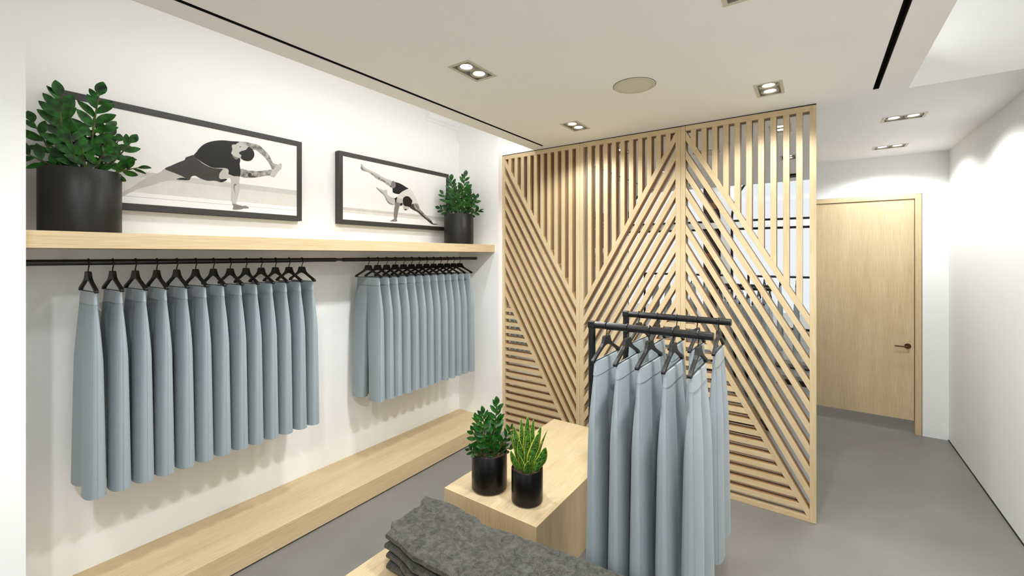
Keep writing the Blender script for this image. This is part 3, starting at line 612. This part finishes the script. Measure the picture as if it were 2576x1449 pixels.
# ---------------------------------------------------------------- plants
def leaflet(m, base, d, up, L, W):
    d = d.normalized(); side = d.cross(up).normalized(); nrm = side.cross(d).normalized()
    prof = [(0, .04), (.12, .42), (.3, .86), (.5, 1.0), (.7, .86), (.87, .5), (.97, .16), (1, 0)]
    rows = []
    for t, w in prof:
        c = base+d*(t*L)-nrm*(.10*L*t*t); e = side*(w*W*.5)
        rows.append((c-e+nrm*(w*W*.12), c, c+e+nrm*(w*W*.12)))
    for a, b in zip(rows, rows[1:]):
        m.face([a[0], a[1], b[1], b[0]]); m.face([a[1], a[2], b[2], b[1]])
def zz_stem(pot, base, tip, bulge, n, size, twist, rnd):
    n = max(7, int(n*.74))
    b, t = Vector(base), Vector(tip); mid = (b+t)/2+Vector(bulge)
    pt = lambda q: b*(1-q)**2+mid*2*q*(1-q)+t*q*q
    pts = [pt(i/14) for i in range(15)]; L = (t-b).length
    st = MB().tube(pts, [.0042*(1-.7*i/14) for i in range(15)], 8).build('stem', 'stem', pot, smooth=True)
    m = MB(); q0 = .22 if L > .1 else .1
    for i in range(n):
        q = q0+(1-q0)*(i/(n-1))**.92*.97; p = pt(q); tg = (pt(min(1, q+.02))-pt(q-.02)).normalized()
        sd = Vector((math.cos(twist), math.sin(twist), 0)); sd = (sd-tg*sd.dot(tg)).normalized()
        s_ = 1 if i % 2 else -1
        if i == n-1: d = tg
        else: d = sd*s_*(1-.35*q)+tg*(.45+.5*q)
        d = d+Vector((rnd.uniform(-.22, .22), rnd.uniform(-.3, .3), rnd.uniform(-.15, .15)))
        up = tg.cross(sd); up = up if up.dot(Vector((.5, -.3, .4))) > 0 else -up
        up = up+tg*rnd.uniform(-.3, 1.0)+sd*rnd.uniform(-.4, .4)
        Lf = size*1.22*(.72+.42*math.sin(PI*min(1, q)))*rnd.uniform(.85, 1.12)
        leaflet(m, p, d, up, Lf, Lf*(.44 if i < n-1 else .62))
    m.build('leaves', 'leaf', st, smooth=True)
def pot_body(t, r, h, mat, round_=.004, wall=.004):
    prof = [(0, 0), (r-round_, 0)]+[(r-round_+round_*math.sin(a), round_-round_*math.cos(a)) for a in (.4, .8, 1.2, PI/2)]+[(r, h-.0015), (r-.0012, h), (r-wall+.0012, h), (r-wall, h-.0015), (r-wall, h-.03), (0, h-.03)]
    return MB().lathe(prof, 72).build('pot', mat, t, smooth=True)
def zz_plant(loc, rz, label, seed=3, scale=None, potmat='pot', round_=.004, group='potted glossy leaved plants'):
    """local x = sideways as seen in the photo, local -y towards the viewer"""
    rnd = random.Random(seed)
    t = thing('potted_leafy_plant', loc, label, 'potted plant', group, rz)
    r, h = .0806, .166; pot_body(t, r, h, potmat, round_)
    s = MB(); n = 40
    for k in range(n):
        pass
    s.lathe([(.0, h-.0145), (.03, h-.0135), (.055, h-.0155), (r-.0045, h-.0165), (r-.0045, h-.028)], 48).build('soil', 'soil', t, smooth=True)
    z = h-.015
    ST = [((.012, .0, z), (.034, -.012, h+.212), (-.004, 0, 0), 19, .040, 0), ((-.012, -.02, z), (-.040, -.03, h+.186), (-.012, 0, .0), 19, .040, .1), ((.022, .03, z), (.050, .045, h+.150), (.01, 0, 0), 15, .037, .3),
          ((.026, -.008, z), (.098, -.02, h+.092), (.0, 0, -.01), 12, .034, .0), ((-.026, 0, z), (-.086, -.012, h+.112), (-.0, 0, -.01), 12, .034, .0), ((.036, -.02, z), (.112, -.035, h+.020), (.0, 0, .006), 9, .032, .2),
          ((-.03, -.012, z), (-.103, -.02, h+.030), (0, 0, .008), 9, .030, .1), ((-.006, -.034, z), (-.022, -.066, h+.092), (0, 0, .0), 12, .034, .0), ((.008, -.036, z), (.002, -.064, h+.052), (0, 0, 0), 10, .032, .2),
          ((.0, .02, z), (.006, .04, h+.140), (0, 0, 0), 15, .036, .6), ((-.016, .03, z), (-.046, .06, h+.130), (0, 0, 0), 14, .036, .5), ((.02, -.03, z), (.046, -.062, h+.058), (0, 0, 0), 10, .032, .1),
          ((.03, .024, z), (.075, .05, h+.105), (0, 0, 0), 12, .034, .4), ((-.01, .0, z), (-.012, .004, h+.110), (0, 0, 0), 12, .034, 1.2)]
    for b, tp, bu, n, sz, tw in ST: zz_stem(t, b, tp, bu, n, sz, tw, rnd)
    if scale: t.scale = (scale,)*3
    return t
def face_rot(x, y):          # turns local x to run across the line of sight
    return math.atan2(y, x)-PI/2
zz_plant((-1.60, .2690+.003, 1.0577), face_rot(-1.60, .269), 'large matt black pot with a tall leafy plant at the left end of the shelf')
zz_plant((-1.612, 1.770, 1.0577), face_rot(-1.61, 1.77), 'matt black pot with a leafy plant at the far right end of the shelf', seed=9)
zz_plant((-.876, 1.1097, .2373), face_rot(-.876, 1.11)+.35, 'gloss black pot with a dark leafy plant on the tall plinth', seed=5, scale=.72, potmat='potg', round_=.012)
# strap leaved plant
sx, sy = -.7335, 1.1184
t = thing('potted_snake_plant', (sx, sy, .2373), 'gloss black pot with a yellow edged upright strap leaved plant on the tall plinth', 'potted plant', rz=face_rot(sx, sy))
r, h = .0489, .104; pot_body(t, r, h, 'potg', .008, .0035)
MB().lathe([(0, h-.0085), (.02, h-.0075), (r-.004, h-.010), (r-.004, h-.02)], 40).build('soil', 'soil', t, smooth=True)
LV = [(.0, .0, .002, .004, .158, .019, 0, 0), (-.016, .004, -.044, .004, .130, .017, 0, .2), (.010, .012, .021, .03, .140, .015, 0, -.2), (-.010, .014, -.020, .034, .140, .015, 0, .3), (.018, .002, .044, .002, .128, .017, .0, -.3),
      (.010, -.008, .036, -.012, .112, .026, .004, .25), (.026, .006, .064, .008, .112, .008, 0, .2), (.022, -.014, .056, -.022, .072, .024, .010, -.3), (-.024, -.010, -.050, -.018, .058, .015, -.006, .3), (-.014, -.012, -.026, -.018, .092, .017, 0, -.1),
      (-.022, .006, -.056, .008, .098, .009, 0, .2), (.0, -.028, .004, -.040, .036, .016, .0, .1), (.010, -.026, .012, -.032, .048, .011, 0, .3), (.016, -.004, .030, -.002, .060, .013, 0, .5), (-.004, -.016, -.002, -.020, .104, .008, 0, .8),
      (-.026, .0, -.050, -.006, .112, .008, 0, .6), (-.012, -.022, -.030, -.034, .060, .011, 0, -.4), (.0, .02, -.002, .03, .120, .012, 0, .9), (.024, -.004, .048, -.004, .080, .010, 0, .7)]
for bx, by, tx, ty, H, W, bow, tw in LV:
    m = MB(); rows = []; n = 14
    for i in range(n+1):
        q = i/n; w = W*.78*(min(1, .42+1.5*q)*(1-q**2.6)**.8+.0005) if q < 1 else 0
        c = Vector((bx+(tx-bx)*(q**1.5)+bow*math.sin(PI*q), by+(ty-by)*q**1.4, h-.012+(H+.012)*q)); a = tw*.8+.25*q
        e = Vector((math.cos(a), math.sin(a), 0)); nn = Vector((-math.sin(a), math.cos(a), 0))
        rows.append([(c+e*w*u+nn*(w*.55*abs(u)**1.5), u, q*H*9) for u in (-1, -.72, -.35, 0, .35, .72, 1)])
    for a, b in zip(rows, rows[1:]):
        for k in range(6):
            m.face([a[k][0], a[k+1][0], b[k+1][0], b[k][0]], [(a[k][1], a[k][2]), (a[k+1][1], a[k+1][2]), (b[k+1][1], b[k+1][2]), (b[k][1], b[k][2])])
    o = m.build('leaf', 'snake', t, smooth=True)
    md = o.modifiers.new('thick', 'SOLIDIFY'); md.thickness = .0018

# ---------------------------------------------------------------- light
def area(name, loc, sx_, sy_, rot, e, col=(1, 1, 1)):
    l = bpy.data.lights.new(name, 'AREA'); l.shape = 'RECTANGLE'; l.size = sx_*S; l.size_y = sy_*S; l.energy = e; l.color = col
    o = bpy.data.objects.new(name, l); C.objects.link(o); o.location = [c*S for c in loc]; o.rotation_euler = rot; return o
area('cove_strip_left', (-1.27, 1.13, HC+.09), .05, 1.45, (0, math.radians(40), 0), COVE_L, (.96, .98, 1))
area('cove_strip_right', (.30, 1.03, HC+.09), .05, 1.7, (0, math.radians(-150), 0), COVE_R, (.97, .99, 1))
pl = bpy.data.lights.new('door_gap_fill', 'POINT'); pl.energy = 11; pl.shadow_soft_size = .1; po = bpy.data.objects.new('door_gap_fill', pl); C.objects.link(po); po.location = (.1*S, 3.75*S, 1.45*S)  # unseen fill added to brighten the floor below the door
w = bpy.data.worlds.new('sky'); bpy.context.scene.world = w; w.use_nodes = True
bg = w.node_tree.nodes['Background']; bg.inputs['Color'].default_value = (.93, .96, 1, 1); bg.inputs['Strength'].default_value = SKY

# ---------------------------------------------------------------- camera
cd = bpy.data.cameras.new('camera'); co = bpy.data.objects.new('camera', cd); C.objects.link(co)
cd.sensor_fit = 'HORIZONTAL'; cd.sensor_width = 36; cd.lens = 1080.39/2576*36; cd.shift_y = -(724.5-641.47)/2576
cd.clip_start = .02; co.location = (0, 0, S); co.rotation_euler = (PI/2, 0, math.radians(35.2764))
sc = bpy.context.scene; sc.camera = co
sc.view_settings.view_transform = 'Standard'; sc.view_settings.look = 'None'; sc.view_settings.gamma = 1; sc.view_settings.use_curve_mapping = False
sc.view_settings.exposure = EXPO
sc.cycles.use_denoising = True; sc.cycles.use_adaptive_sampling = True; sc.cycles.adaptive_threshold = .03; sc.cycles.max_bounces = 10; sc.cycles.diffuse_bounces = 8; sc.cycles.glossy_bounces = 5; sc.cycles.sample_clamp_indirect = 6
